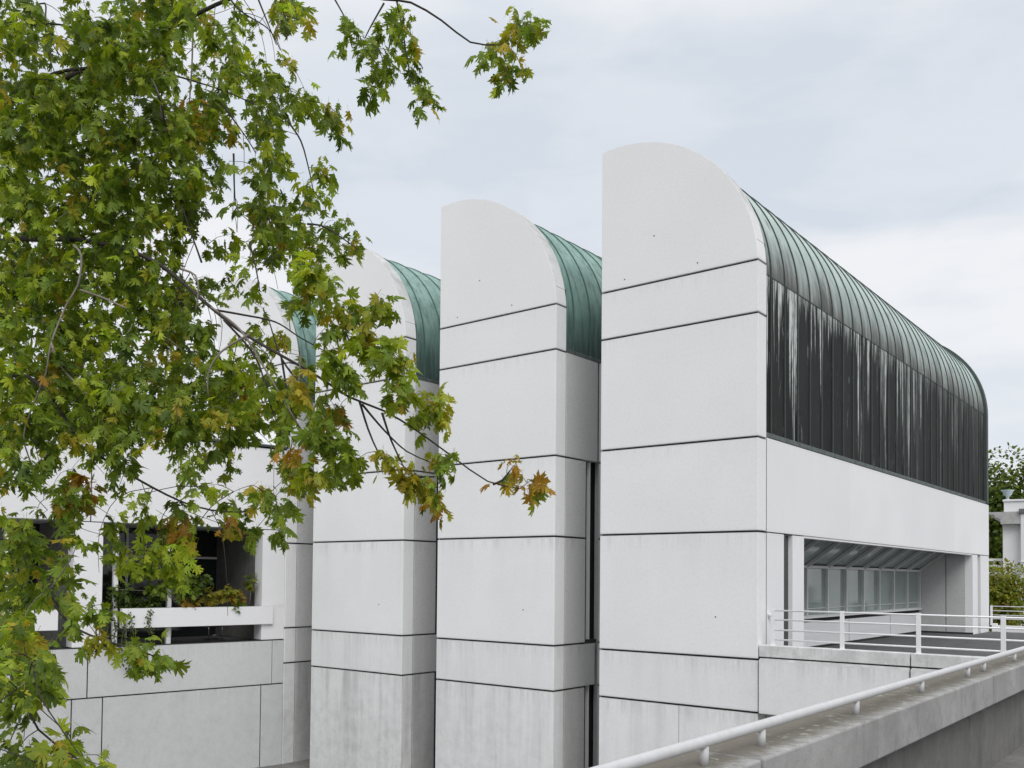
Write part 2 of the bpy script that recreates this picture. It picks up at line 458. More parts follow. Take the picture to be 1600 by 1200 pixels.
def roof_seams(mb, ys, zb, inset, inset2, hw=0.013):
    inner = arc_profile(-W + 0.1, inset + 0.03); outer = arc_profile(-W + 0.1, inset2)
    inner = inner + [(-inset - 0.03, zb)]; outer = outer + [(-inset2, zb)]
    poly = outer + list(reversed(inner))
    for yv in ys:
        n = len(outer)
        for i in range(n - 1):
            q = (outer[i], outer[i + 1], inner[i + 1], inner[i])
            mb.prism(q, 'y', yv - hw, yv + hw)


def make_tower(label, end):
    t = thing('shed_tower', label, 'building', (0, 0, 0), 0, 'white shed towers with barrel roofs in a row')
    # end wall: stacked half-metre thick panels with dark open joints
    mb = MB()
    z0 = J[0] + GAP
    prof = [q for q in arc_profile(-W, 0.0, 48) if q[1] > z0 + 0.02]
    xe = -RAD + math.sqrt(RAD ** 2 - (z0 - ZC) ** 2)
    poly = [(-W, z0)] + prof + [(xe, z0)]
    mb.prism(poly, 'y', 0, 0.47, 0.014, 2)
    zs = J + [BOT]
    for k in range(len(J)):
        mb.box(-W, 0, 0, 0.47, zs[k + 1] + (GAP if k < len(J) - 1 else 0), zs[k] - GAP, 0.016, 2)
    mb.build('front_wall', M['front'], t)
    # tie-hole plugs left by the formwork
    mb = MB()
    for (hx, hz) in ((-2.75, 8.55), (-1.55, 7.62), (-1.05, -0.9), (-3.6, 7.62)):
        mb.tube([(hx, -0.003, hz), (hx, 0.02, hz)], 0.019, 8)
    build_split(mb, 'tie_hole', M['core'], t)
    core = MB(); core.box(-W + 0.04, -0.06, 0.05, 0.52, BOT, J[0] + 0.5)
    if end:
        core.box(-W + 0.06, -2.32, 0.53, LEN - 0.3, BOT, 2.05)
        core.box(-W + 0.06, -0.30, 0.53, LEN - 0.3, 2.12, ZC - 0.2)
        core.box(-2.31, -0.46, 0.53, 2.28, BOT, 2.05); core.box(-2.31, -0.46, 21.32, LEN - 0.3, BOT, 2.05)
        core.box(-2.25, -0.05, 2.82, 21.1, BOT, TF - 0.26)
    else:
        core.box(-W + 0.06, -0.30, 0.53, LEN - 0.3, BOT, ZC - 0.2)
    core.build('core', M['core'], t)
    # left flank
    mb = MB()
    mb.box(-W, -W + 0.2, 0.49, LEN, BOT, ZC + 3.4)
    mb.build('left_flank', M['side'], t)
    zb = J[2] + 0.05 if end else J[1]
    # copper roof
    inset = 0.10
    prof = [(-W + 0.1, ZC + 3.0)] + arc_profile(-W + 0.1, inset, 36) + [(-inset, zb + 0.06), (-inset - 0.25, zb + 0.06)]
    inner = arc_profile(-W + 0.3, inset + 0.2, 36)
    poly = prof + [(-inset - 0.25, ZC)] + list(reversed(inner))
    mb = MB()
    n0 = len(mb.bm.faces)
    mb.prism(poly, 'y', 0.475, LEN - 0.28)
    ys = [0.56] + [0.931 + 0.8365 * i for i in range(27)]
    nf = len(mb.bm.faces)
    roof_seams(mb, ys, zb + 0.08, inset, inset - 0.032)
    if end:                                       # cross welt between the curved and the flat sheets
        mb.box(-inset, -inset + 0.012, 0.50, LEN - 0.3, 7.225, 7.25)
    mb.bm.faces.ensure_lookup_table()
    for f in list(mb.bm.faces)[nf:]: f.material_index = 1
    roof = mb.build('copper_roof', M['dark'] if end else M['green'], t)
    roof.data.materials.append(M['trim'] if end else M['seam_green'])
    mb = MB(); mb.box(-inset - 0.2, -0.018, 0.475, LEN - 0.28, zb, zb + 0.115, 0.012, 1)
    for yv in ys[1:]:
        mb.box(-0.05, -0.010, yv - 0.02, yv + 0.02, zb + 0.01, zb + 0.122)
    mb.build('eaves_flashing', M['flash'], roof)
    # far gable, proud of the copper, with a dark rim
    mb = MB()
    poly = [(-W, BOT)] + arc_profile(-W, -0.03) + [(0.02, BOT)]
    mb.prism([(-W, J[3])] + arc_profile(-W, -0.02) + [(0.02, zb)] + [(0.02, J[3])] if not end else [(-W, zb)] + arc_profile(-W, -0.02) + [(0.02, zb + 0.02)], 'y', LEN - 0.28, LEN + 0.02, 0.01)
    mb.build('gable_rim', M['trim'], t)
    return t


M['flash'] = mat_plain('worn_flashing', (0.085, 0.105, 0.098), 0.6, 0.0, 0.75, 5.0)
M['seam_green'] = mat_plain('green_seam', (0.075, 0.14, 0.12), 0.6, 0.0, 0.3, 9.0)

TF = -2.17                                     # terrace floor
tower_end = make_tower('nearest tower at the right end with long black streaked copper flank over a white band', True)
# flank of the end tower: fascia band, piers, glazed recess onto the terrace
mb = MB()
for ya, yb in ((0.49, 6.3), (6.306, 12.2), (12.206, 18.1), (18.106, 24.12)): mb.box(-0.25, 0, ya, yb, J[3] + 0.012, J[2] + 0.03, 0.004)
mb.build('fascia_band', M['smooth'], tower_end)
mb = MB(); mb.box(-0.22, -0.02, 2.84, 21.08, J[3] - 0.045, J[3] + 0.005); mb.build('soffit_drip', M['white'], tower_end)
mb = MB()
mb.box(-0.45, 0, 0.49, 1.52, BOT, J[3] - 0.012, 0.01)
mb.box(-0.45, 0, 2.08, 2.81, BOT, J[3] - 0.012, 0.01)
mb.box(-0.45, 0, 22.0 + 0.56, 24.1, BOT, J[3] - 0.012, 0.01)
mb.box(-0.30, 0, 21.12, 21.98, BOT, J[3] - 0.012, 0.01)
for z in (): pass
build_split(mb, 'pier', M['smooth'], tower_end)
mb = MB(); mb.box(-0.15, -0.12, 1.50, 2.10, TF, J[3] - 0.012); mb.box(-0.25, -0.22, 21.96, 22.58, TF, J[3] - 0.012)
sws = build_split(mb, 'slot_window', M['dglass'], tower_end)
mb = MB(); mb.box(-0.12, -0.09, 1.60, 1.72, TF, J[3] - 0.012); mb.build('frame', M['frame'], sws[0])
mb = MB(); mb.box(-0.22, -0.17, 22.2, 22.28, TF, J[3] - 0.012); mb.build('frame', M['frame'], sws[1])
# recess
XB = -2.02
mb = MB()
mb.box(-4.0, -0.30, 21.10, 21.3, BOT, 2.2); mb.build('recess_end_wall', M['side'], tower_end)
mb = MB(); mb.box(-1.03, -1.01, 21.094, 21.12, TF, 1.6); mb.box(-2.0, -0.0, 21.085, 21.12, TF, TF + 0.07); build_split(mb, 'wall_joint', M['core'], tower_end)
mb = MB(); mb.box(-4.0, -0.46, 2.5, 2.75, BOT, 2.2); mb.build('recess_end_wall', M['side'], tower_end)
mb = MB(); mb.box(XB - 0.2, XB, 2.76, 21.09, BOT, -1.34)
mb.build('low_wall', M['smooth'], tower_end)
mb = MB()
for yv in (7.2, 12.2, 16.9): mb.box(XB - 0.1, XB + 0.003, yv - 0.012, yv + 0.012, TF, -1.345)
mb.box(XB - 0.2, XB + 0.02, 2.76, 21.09, TF, TF + 0.07)
build_split(mb, 'wall_joint', M['core'], tower_end)
mb = MB(); mb.box(XB - 0.2, XB - 0.06, 2.76, 21.09, -1.34, -1.22)
mb.build('sill_gap', M['core'], tower_end)
mb = MB(); mb.box(XB - 0.2, XB + 0.07, 2.76, 21.09, -1.22, -1.17, 0.008); mb.build('window_sill', M['white'], tower_end)
ym = [2.85 + 1.815 * i for i in range(11)]
glz = MB(); glz.box(XB - 0.10, XB - 0.08, 2.76, 21.09, -1.17, 0.40); gl = glz.build('window_strip', M['glass'], tower_end)
mb = MB()
for yv in ym: mb.box(XB - 0.12, XB + 0.03, yv - 0.05, yv + 0.05, -1.17, 0.36, 0.006)
mb.box(XB - 0.12, XB + 0.04, 2.76, 21.09, 0.36, 0.45, 0.006)
mb.box(XB - 0.11, XB - 0.04, 2.76, 21.09, -0.93, -0.90)
mb.box(XB - 0.12, XB + 0.02, 2.76, 21.09, -1.17, -1.12)
build_split(mb, 'frame', M['frame'], gl)
# sloping glass rising to the fascia
sl0, sl1 = (XB, 0.45), (-0.27, 1.74)
dx, dz = sl1[0] - sl0[0], sl1[1] - sl0[1]
L_ = math.hypot(dx, dz); ux, uz = dx / L_, dz / L_; nx_, nz_ = -uz, ux
def slope_bar(mb, a0, a1, h0, h1, y0, y1):
    q = [(sl0[0] + ux * a + nx_ * h, sl0[1] + uz * a + nz_ * h) for a, h in ((a0, h0), (a1, h0), (a1, h1), (a0, h1))]
    mb.prism(q, 'y', y0, y1)
mb = MB(); slope_bar(mb, 0, L_, 0.04, 0.06, 2.76, 21.09); sg = mb.build('sloping_glass', M['glass'], tower_end)
mb = MB()
for yv in ym: slope_bar(mb, 0.0, L_, -0.08, 0.03, yv - 0.05, yv + 0.05)
slope_bar(mb, 1.25, 1.31, -0.02, 0.035, 2.76, 21.09)
build_split(mb, 'rafter', M['frame'], sg)
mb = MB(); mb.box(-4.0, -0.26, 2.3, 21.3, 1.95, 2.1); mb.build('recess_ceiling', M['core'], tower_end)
mb = MB(); mb.tube([(0.0, 0.60, -0.83), (0.10, 0.60, -0.83)], 0.055, 12); mb.tube([(0.1, 0.60, -0.83), (0.12, 0.60, -0.83)], 0.04, 12)
mb.build('wall_knob', M['white'], tower_end)
mb = MB(); mb.box(0.0, -0.0015, 0.475, 0.49, BOT, J[2]); mb.build('wall_joint', M['core'], tower_end)
mb = MB(); mb.box(-2.008, -1.998, -0.002, 0.02, BOT, J[5] - GAP); mb.build('hairline_joint', M['wallc'], tower_end)

# the three green-roofed towers behind
tower = make_tower('white tower with green copper roof directly left of the black-flanked end tower', False)
mb = MB(); X1 = -0.25
mb.box(X1, 0, 0.492, 2.06, J[2] + GAP, J[1] - 0.005, 0.01)
mb.box(X1, 0, 0.492, 1.47, J[3] + GAP, J[2] - GAP, 0.01)
mb.box(X1, 0, 0.492, 1.47, J[4] + GAP, J[3] - GAP, 0.01)
mb.box(X1, 0, 0.492, 1.98, J[5] + GAP, J[4] - GAP, 0.01)
mb.box(X1, 0, 0.492, 1.47, BOT, J[5] - GAP, 0.01)
mb.box(X1, 0, 2.3, LEN, BOT, J[1] - 0.005)
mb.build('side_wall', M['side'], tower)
mb = MB()
zs = [J[1], J[2], J[3], J[4], J[5], BOT]
for a, c in zip(zs, zs[1:]): mb.box(0.02, PERIOD - W - 0.02, 2.07, 2.3, c + GAP, a - GAP, 0.01)
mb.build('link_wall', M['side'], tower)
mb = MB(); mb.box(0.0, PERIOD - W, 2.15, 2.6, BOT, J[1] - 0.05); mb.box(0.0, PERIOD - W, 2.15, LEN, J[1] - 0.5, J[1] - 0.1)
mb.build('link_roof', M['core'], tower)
mb = MB()
mb.box(-0.24, -0.20, 1.47, 2.07, J[4], J[2]); mb.box(-0.24, -0.20, 1.47, 2.07, BOT, J[5])
sws = build_split(mb, 'slot_window', M['dglass'], tower)
mb = MB(); mb.box(-0.22, -0.10, 1.80, 1.84, J[4] + 0.06, J[2]); mb.build('frame', M['white'], sws[0])
mb = MB(); mb.box(-0.22, -0.10, 1.80, 1.84, BOT, J[5]); mb.build('frame', M['white'], sws[1])
mb = MB(); mb.box(-0.26, -0.02, 1.47, 2.07, J[4] - 0.015, J[4] + 0.09); mb.build('sill', M['core'], sws[0])
tower.location = (-PERIOD, 0, 0)
for k, lab in ((2, 'white tower with green copper roof, third from the right, crossed by maple twigs'),
               (3, 'farthest white tower with green copper roof, half hidden behind maple leaves above the balcony wing')):
    c = copy_tree(tower); c.location = (-PERIOD * k, 0, 0); c['label'] = lab

# ------------------------------------------------------------------ terrace with railing
ter = thing('roof_terrace', 'raised white terrace with dark gravel floor beside the end tower', 'terrace', (0, 0, TF))
def dz_(o):                                   # parts are modelled in world heights
    o.location = (0, 0, -TF); return o
mb = MB(); mb.box(0.02, 6.55, 0.20, 24.1, TF - 0.25, TF); mb.box(-2.1, 0.02, 2.82, 21.08, TF - 0.25, TF - 0.002); dz_(mb.build('deck', M['bitumen'], ter))
mb = MB()
for a, c in ((0.045, 3.29), (3.325, 6.55)):
    mb.prism([(-0.05, -1.83), (0.02, -1.795), (0.24, -1.795), (0.24, -3.05), (-0.05, -3.05)], 'x', a, c, 0.01)
[dz_(o) for o in build_split(mb, 'parapet_wall', M['front'], ter)]
mb = MB()
for a, c in ((0.03, 3.295), (3.32, 6.58)): mb.box(a, c, 0.0, 0.30, -1.765, -1.50, 0.012, 2)
[dz_(o) for o in build_split(mb, 'coping', M['cope'], ter)]
mb = MB(); mb.box(0.02, 6.5, 0.05, 0.23, -3.0, -1.6); mb.box(0.05, 6.5, 0.25, 24.0, -3.0, TF - 0.26); dz_(mb.build('core', M['core'], ter))
mb = MB(); mb.box(0.30, 7.5, 24.12, 24.4, -3.0, -1.90, 0.01); mb.box(0.14, 0.30, 23.9, 24.3, TF, -1.82, 0.01)
[dz_(o) for o in build_split(mb, 'end_kerb', M['white'], ter)]

def railing(name, label, group, P0, P1, zs, zbase, posts, end_plate=True, zkerb=None):
    t = thing(name, label, 'railing', P0, 0, group)
    d = Vector(P1) - Vector(P0); L = d.length; d.normalize()
    t.rotation_euler = (0, 0, math.atan2(d.y, d.x))
    for z in zs:
        mb = MB(); mb.tube([(0, 0, z), (L, 0, z)], 0.019, 10); mb.build('rail', M['white'], t)
    for s in posts:
        mb = MB(); mb.box(s - 0.045, s + 0.045, -0.022, 0.022, zbase, zs[0] + 0.03, 0.006)
        mb.box(s - 0.07, s + 0.07, -0.05, 0.05, zbase, zbase + 0.012)
        mb.build('post', M['white'], t)
    return t
railing('terrace_railing', 'white four-bar railing on the front coping of the terrace beside the end tower', 'white terrace railings',
        (0.32, 0.10, 0), (6.5, 0.10, 0), (-0.705, -0.915, -1.145, -1.365), -1.50, [0.0, 1.563, 3.125, 4.69, 6.1])
railing('terrace_railing', 'white railing at the far end of the terrace in front of the yellow-green shrub', 'white terrace railings',
        (0.06, 24.26, 0), (7.4, 24.26, 0), (-1.08, -1.27, -1.46, -1.62), -1.90, [0.0, 3.0, 6.0])
# ------------------------------------------------------------------ foreground walkway and parapet
mb = MB(); mb.box(6.80, 12.5, -40, 2.0, -1.95, -1.69); struct(mb.build('walkway', M['pave']))
par = thing('walkway_parapet', 'stained concrete parapet running along the walkway in the foreground', 'parapet', (6.9, -14, -1.69))
SEGJ = [-39.36, -34.72, -30.05, -25.4, -20.74, -16.10, -11.46, -6.82, -2.18, 1.9]
for a, c in zip(SEGJ, SEGJ[1:]):
    mb = MB(); mb.box(6.66, 7.085, a + 0.016, c - 0.016, -1.02, -0.78, 0.010, 2)
    o = mb.build('coping', M['conc'], par); o.location = (-6.9, 14, 1.69)
    mb = MB(); mb.prism([(6.74, -2.4), (6.90, -2.4), (6.90, -1.16), (6.84, -1.02), (6.74, -1.02)], 'y', a + 0.015, c - 0.015, 0.012)
    o = mb.build('wall_panel', M['wallc'], par); o.location = (-6.9, 14, 1.69)
mb = MB(); mb.box(6.76, 6.87, -39, 1.8, -2.3, -1.18); mb.box(6.70, 7.065, -39, 1.8, -1.0, -0.80); o = mb.build('core', M['core'], par); o.location = (-6.9, 14, 1.69)
rail = thing('handrail', 'white tubular handrail on short posts along the foreground parapet', 'handrail', (6.95, -14, -0.78))
def hr(o): o.location = (-6.95, 14, 0.78); return o
mb = MB(); pts = [(6.95, y, -0.682) for y in np.linspace(-39, 1.5, 60)]
mb.tube(pts, 0.0245, 20); hr(mb.build('tube', M['rail'], rail))
for jn in SEGJ[1:-1]:
    for dy in (0.29, 1.62, 2.99, 4.35):
        y = jn + dy
        if y > 1.4: continue
        mb = MB(); mb.tube([(6.95, y, -0.782), (6.95, y, -0.70)], 0.0195, 14); 
        hr(mb.build('post', M['rail'], rail))

# ------------------------------------------------------------------ balcony wing at the left
TH = math.radians(9.4)
WD = Vector((math.sin(TH), math.cos(TH), 0)); WN = Vector((WD.y, -WD.x, 0))
WC = Vector((-17.25, -0.01, 0))
wing = thing('balcony_wing', 'low white wing with recessed balconies in front of the farthest tower', 'building', WC, math.atan2(WD.y, WD.x))
mb = MB(); g = 0.019
SL = -14.0
top, sof, low1, low2 = 4.33, 1.53, -2.23, -3.735
def seg(a, c, z0, z1, d=0.30): mb.box(a + g, c - g, 0, d, z0 + g, z1 - g, 0.008)
for a, c in ((SL, -6.42), (-6.42, -0.46)): seg(a, c, sof, top)
mb.box(-0.46 + 0.005, 0, 0, 0.3, sof + g, top - g, 0.008)
mb.box(-0.84, 0, 0, 0.55, low1 + g, sof - 0.004, 0.008); mb.box(-6.88, -6.05, 0, 0.55, low1 + g, sof - 0.004, 0.008)
mb.build('wall', M['wing'], wing)
mb = MB()
for a, c in ((SL, -6.42), (-6.42, -0.42)): seg(a, c, low2, low1)
mb.box(-0.42 + 0.004, 0, 0, 0.3, low2 + g, low1 - g, 0.008)
for a, c in ((SL, -6.85), (-6.85, -5.97), (-5.97, -0.82), (-0.82, 0.012)): seg(a, c, BOT, low2)
mb.build('lower_wall', M['lowwing'], wing)
mb = MB(); mb.box(SL, -0.02, 0.05, 0.28, BOT, low1); mb.box(SL, -0.02, 0.05, 0.28, sof + 0.03, top - 0.02)
mb.box(SL, -0.9, 3.75, 3.95, BOT, top - 0.1); mb.build('core', M['core'], wing)
mb = MB(); mb.box(SL, 0.02, -0.06, 4.0, top + 0.03, top + 0.10, 0.01); mb.build('roof_coping', M['trim'], wing)
mb = MB(); mb.box(SL, 0.0, 0.02, 4.0, top + 0.11, top + 0.15, 0.01); mb.build('roof', M['white'], wing)
# recess: end walls, floor, ceiling, glazing
mb = MB()
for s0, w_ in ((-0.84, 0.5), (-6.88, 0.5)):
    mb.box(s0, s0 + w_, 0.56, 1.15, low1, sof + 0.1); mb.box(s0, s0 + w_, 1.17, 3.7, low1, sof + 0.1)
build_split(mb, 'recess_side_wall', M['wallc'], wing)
mb = MB(); mb.box(SL, -0.4, 0.31, 3.7, sof + 0.06, sof + 0.16); mb.build('recess_ceiling', M['wing'], wing)
mb = MB(); mb.box(SL, -0.4, 0.31, 3.7, low1 - 0.1, low1 - 0.02); mb.build('recess_floor', M['bitumen'], wing)
mb = MB(); mb.box(SL, -0.85, 3.62, 3.66, low1, sof + 0.05); gw = mb.build('balcony_glazing', M['dglass'], wing)
mb = MB()
for s in (-2.55, -4.1, -5.6, -7.4, -9.0, -10.6): mb.box(s - 0.04, s + 0.04, 3.55, 3.65, low1, sof + 0.05)
mb.box(SL, -0.86, 3.56, 3.645, 0.55, 0.63)
build_split(mb, 'frame', M['frame'], gw)
for s in (-5.58, -3.92, -8.6, -10.3):
    mb = MB(); mb.box(s - 0.07, s + 0.07, 0.22, 0.36, low1, sof + 0.05, 0.008); mb.build('post', M['white'], wing)
for a, c in ((-5.48, -0.46), (-12.6, -7.3)):
    mb = MB(); mb.box(a, c, -0.10, 0.12, -1.68, -1.07, 0.012, 2); bp = mb.build('balcony_parapet', M['smooth'], wing)
    mb = MB(); mb.box(a + 0.05, -0.9 if c > -1 else c - 0.1, 0.121, 0.5, -1.62, -1.12); mb.build('planter_box', M['wallc'], bp)
    mb = MB(); mb.box(a + 0.05, -0.9 if c > -1 else c - 0.1, 0.13, 0.49, -1.12, -1.08); mb.build('soil', M['soil'], bp)

def wing_pt(s, d, z): return WC + WD * s - WN * d + Vector((0, 0, z))

# tubular chair seen through the slot
ch = thing('balcony_chair', 'bent steel tube chair on the balcony seen through the slot below the parapet', 'chair', wing_pt(-1.9, 1.5, low1 - 0.02), math.atan2(WD.y, WD.x))
mb = MB(); cx = 0.24
for sgn in (-1, 1):
    mb.tube([(sgn * cx, 0.25, 0.02), (sgn * cx, -0.25, 0.02), (sgn * cx, -0.25, 0.44), (sgn * cx, 0.22, 0.44), (sgn * cx, 0.30, 0.60), (sgn * cx, 0.34, 0.80)], 0.015, 8)
mb.tube([(-cx, 0.34, 0.80), (0, 0.36, 0.83), (cx, 0.34, 0.80)], 0.015, 8); mb.build('frame', M['steel'], ch)
mb = MB(); mb.box(-0.22, 0.22, -0.22, 0.22, 0.45, 0.48, 0.01); mb.build('seat', M['core'], ch)
mb = MB(); mb.box(-0.22, 0.22, 0.285, 0.31, 0.56, 0.80, 0.005); mb.build('backrest', M['core'], ch)


# ------------------------------------------------------------------ foliage
rng = np.random.default_rng(11)
random.seed(5)

# lobed maple leaf outline, unit length, base at (0,0), tip at (0,1)
HALF = [(0.015, 0.02), (0.15, -0.04), (0.31, 0.01), (0.19, 0.13), (0.34, 0.20), (0.53, 0.35), (0.35, 0.37), (0.24, 0.36), (0.35, 0.52), (0.53, 0.75), (0.34, 0.66),
        (0.28, 0.74), (0.21, 0.60), (0.135, 0.50), (0.14, 0.63), (0.22, 0.79), (0.10, 0.82)]


def leaf_template(seed):
    r = random.Random(seed)
    bend = r.uniform(0.0, 1.3); fold = r.uniform(0.05, 0.75); twist = r.uniform(-0.5, 0.5); asp = r.uniform(0.82, 1.12)
    cl = [r.uniform(-0.25, 0.35) for _ in range(2)]
    half2 = [(-(x * r.uniform(0.88, 1.1)), y + r.uniform(-0.03, 0.03)) for x, y in reversed(HALF)]
    out = [(x + r.uniform(-0.02, 0.02), y + r.uniform(-0.02, 0.02)) for x, y in HALF] + [(r.uniform(-.04, .04), r.uniform(0.94, 1.04))] + half2
    if r.random() < 0.3:                          # a torn lobe
        k = r.randrange(4, len(out) - 4); out[k] = (out[k][0] * 0.55, out[k][1] * 0.75)
    V = []
    for x, y in [(0.0, 0.32)] + out:
        x *= asp
        z = -bend * max(0, y - 0.25) ** 2 * 0.6 - abs(x) * fold + (cl[0] if x > 0 else cl[1]) * x * x * 1.6 + twist * x * y * 0.6 + 0.04 * math.sin(9 * x + 5 * y)
        V.append((x, y, z))
    n = len(out)
    F = [(0, 1 + i, 1 + (i + 1) % n) for i in range(n)]
    k = len(V)                                   # stalk
    V += [(-0.012, -0.48, 0.12), (0.012, -0.48, 0.12), (0.012, 0.03, 0.0), (-0.012, 0.03, 0.0)]
    F += [(k, k + 1, k + 2), (k, k + 2, k + 3)]
    return np.array(V), np.array(F)

TEMPL = [leaf_template(q) for q in range(14)]
SMALL = (np.array([(0, 0, 0), (0.28, 0.25, -0.05), (0.30, 0.60, -0.06), (0, 1, -0.1), (-0.30, 0.60, -0.06), (-0.28, 0.25, -0.05)]),
         np.array([(0, 1, 2), (0, 2, 3), (0, 3, 4), (0, 4, 5)]))


def leaves_mesh(name, P, T, Nn, S, C, parent, templ=TEMPL, mat=None):
    """P leaf bases, T tip directions, Nn blade normals, S sizes, C colours"""
    P, T, Nn, S, C = map(np.asarray, (P, T, Nn, S, C))
    T = T / np.linalg.norm(T, axis=1, keepdims=True)
    Nn = Nn - T * np.sum(Nn * T, axis=1, keepdims=True)
    Nn = Nn / np.maximum(np.linalg.norm(Nn, axis=1, keepdims=True), 1e-6)
    X = np.cross(T, Nn)
    vs, fs, cs = [], [], []; off = 0
    pick = rng.integers(0, len(templ), len(P))
    for k, (V, F) in enumerate(templ):
        ids = np.nonzero(pick == k)[0]
        if not len(ids): continue
        sz = S[ids][:, None, None]
        wv = P[ids][:, None, :] + sz * (V[None, :, 0:1] * X[ids][:, None, :] + V[None, :, 1:2] * T[ids][:, None, :] + V[None, :, 2:3] * Nn[ids][:, None, :])
        nv = len(V)
        vs.append(wv.reshape(-1, 3))
        fi = F[None] + (np.arange(len(ids)) * nv)[:, None, None] + off
        fs.append(fi.reshape(-1, 3)); cs.append(np.repeat(C[ids], len(F), axis=0))
        off += nv * len(ids)
    vs = np.concatenate(vs); fs = np.concatenate(fs); cs = np.concatenate(cs)
    me = bpy.data.meshes.new(name)
    me.vertices.add(len(vs)); me.vertices.foreach_set('co', vs.astype(np.float32).ravel())
    me.loops.add(len(fs) * 3); me.loops.foreach_set('vertex_index', fs.astype(np.int32).ravel())
    me.polygons.add(len(fs)); me.polygons.foreach_set('loop_start', np.arange(0, len(fs) * 3, 3, dtype=np.int32))
    me.update(calc_edges=True)
    a = me.attributes.new('leaf_colour', 'FLOAT_COLOR', 'FACE')
    a.data.foreach_set('color', np.concatenate([cs, np.ones((len(cs), 1))], 1).astype(np.float32).ravel())
    me.materials.append(mat or M['leaf'])
    o = bpy.data.objects.new(name, me); COL.objects.link(o); o.parent = parent
    return o


PAL = {'g': [(0.115, 0.165, 0.016), (0.085, 0.135, 0.014), (0.15, 0.20, 0.020), (0.10, 0.155, 0.020)],
       'b': [(0.20, 0.27, 0.022), (0.16, 0.235, 0.020), (0.24, 0.29, 0.025)],
       'd': [(0.065, 0.105, 0.014), (0.08, 0.125, 0.015), (0.055, 0.09, 0.016)],
       'y': [(0.22, 0.22, 0.022), (0.24, 0.20, 0.022), (0.18, 0.205, 0.020)],
       'o': [(0.25, 0.145, 0.02), (0.22, 0.12, 0.02), (0.24, 0.18, 0.02), (0.17, 0.145, 0.02)]}

GRID = """874867987526
975898846512
746899856836
889975567678
899976998396
889898993272
958888786381
997997864285
788898561198
876897236677
998899654537
998689964425
988966984432
868874874515
989997989761
989899989986
998998989875
874685484455
864543364316
456545545683
567565575650
876363550000
974200000000
954410000000
873310000000
982200000000
983000000000
864100000000
665200000000
777510000000"""
# (px, py, spread px, shoots, tint) of the loose outer sprays, traced at full size
SPRAYS = [(500, 172, 18, 2, 'g'), (527, 185, 14, 2, 'g'), (512, 205, 12, 1, 'd'), (445, 12, 18, 3, 'y'), (452, 38, 14, 2, 'g'),
          (548, 42, 10, 1, 'g'), (565, 75, 18, 3, 'g'), (600, 52, 12, 2, 'g'), (598, 118, 16, 4, 'g'), (578, 142, 10, 2, 'd'), (612, 95, 10, 1, 'g'),
          (624, 38, 12, 2, 'g'), (636, 75, 12, 2, 'g'), (640, 118, 7, 1, 'd'), (662, 150, 15, 3, 'g'),
          (792, 62, 22, 4, 'y'), (828, 46, 18, 4, 'g'), (796, 112, 16, 3, 'd'), (766, 88, 14, 2, 'g'),
          (502, 275, 13, 2, 'g'), (490, 330, 16, 2, 'g'), (518, 356, 14, 3, 'g'), (560, 392, 15, 3, 'g'), (492, 392, 16, 3, 'g'),
          (498, 455, 18, 4, 'g'), (470, 425, 15, 3, 'b'), (595, 480, 16, 3, 'g'), (545, 492, 15, 3, 'g'), (522, 515, 12, 2, 'g'),
          (560, 530, 18, 3, 'b'), (590, 545, 16, 3, 'b'), (520, 565, 16, 3, 'b'), (545, 590, 14, 3, 'g'), (605, 562, 12, 2, 'g'),
          (635, 575, 13, 2, 'b'), (628, 618, 14, 3, 'g'), (652, 652, 8, 1, 'y'), (682, 640, 15, 4, 'y'),
          (500, 638, 20, 4, 'g'), (530, 650, 13, 2, 'o'), (500, 682, 18, 4, 'g'), (535, 692, 15, 3, 'g'), (470, 708, 12, 2, 'o'),
          (448, 742, 18, 3, 'y'), (490, 752, 14, 3, 'b'), (545, 722, 12, 2, 'g'), (520, 740, 10, 1, 'g'),
          (608, 720, 11, 2, 'y'), (645, 750, 15, 3, 'y'), (682, 782, 11, 2, 'o'), (686, 730, 13, 3, 'g'), (662, 768, 10, 2, 'y'),
          (797, 735, 12, 2, 'o'), (830, 768, 11, 2, 'o'), (440, 530, 14, 2, 'y'), (430, 640, 22, 4, 'b'), (455, 610, 12, 2, 'y'),
          (232, 872, 22, 2, 'b'), (272, 890, 22, 2, 'b'),
          (250, 868, 14, 1, 'b'), (182, 884, 12, 1, 'b'),
          (360, 830, 8, 1, 'o'), (215, 1020, 20, 3, 'g'), (238, 1028, 10, 1, 'g'), (150, 960, 15, 2, 'g'), (150, 1000, 10, 1, 'y'),
          (300, 200, 24, 5, 'o'), (315, 185, 18, 2, 'o'), (110, 775, 22, 4, 'o'), (135, 760, 16, 2, 'o'), (60, 400, 30, 6, 'y'), (95, 395, 16, 3, 'y'),
          (360, 600, 20, 4, 'y'), (385, 640, 14, 3, 'o'), (185, 640, 18, 2, 'o'), (225, 640, 14, 3, 'b'), (285, 825, 14, 2, 'o'), (290, 845, 12, 2, 'y'),
          (265, 395, 24, 5, 'b'), (290, 455, 22, 4, 'b'), (35, 1000, 22, 4, 'b'), (60, 1060, 24, 4, 'b'), (365, 85, 14, 3, 'b'),
          (300, 320, 18, 4, 'd'), (290, 345, 10, 2, 'd'), (100, 1180, 24, 4, 'b'), (410, 355, 14, 1, 'o')]


def depth_at(px, py):
    d = 7.6
    if py > 400: d -= (min(py, 800) - 400) / 400 * 1.3
    if px > 450 and py > 420: d = 5.7
    if px > 450 and py < 330: d = 7.0
    if py > 820: d = 6.6
    if py > 940 and px < 260: d = 4.6 - 0.5 * min(1, (py - 940) / 150)
    if py > 950 and px > 140: d = 5.2
    return d

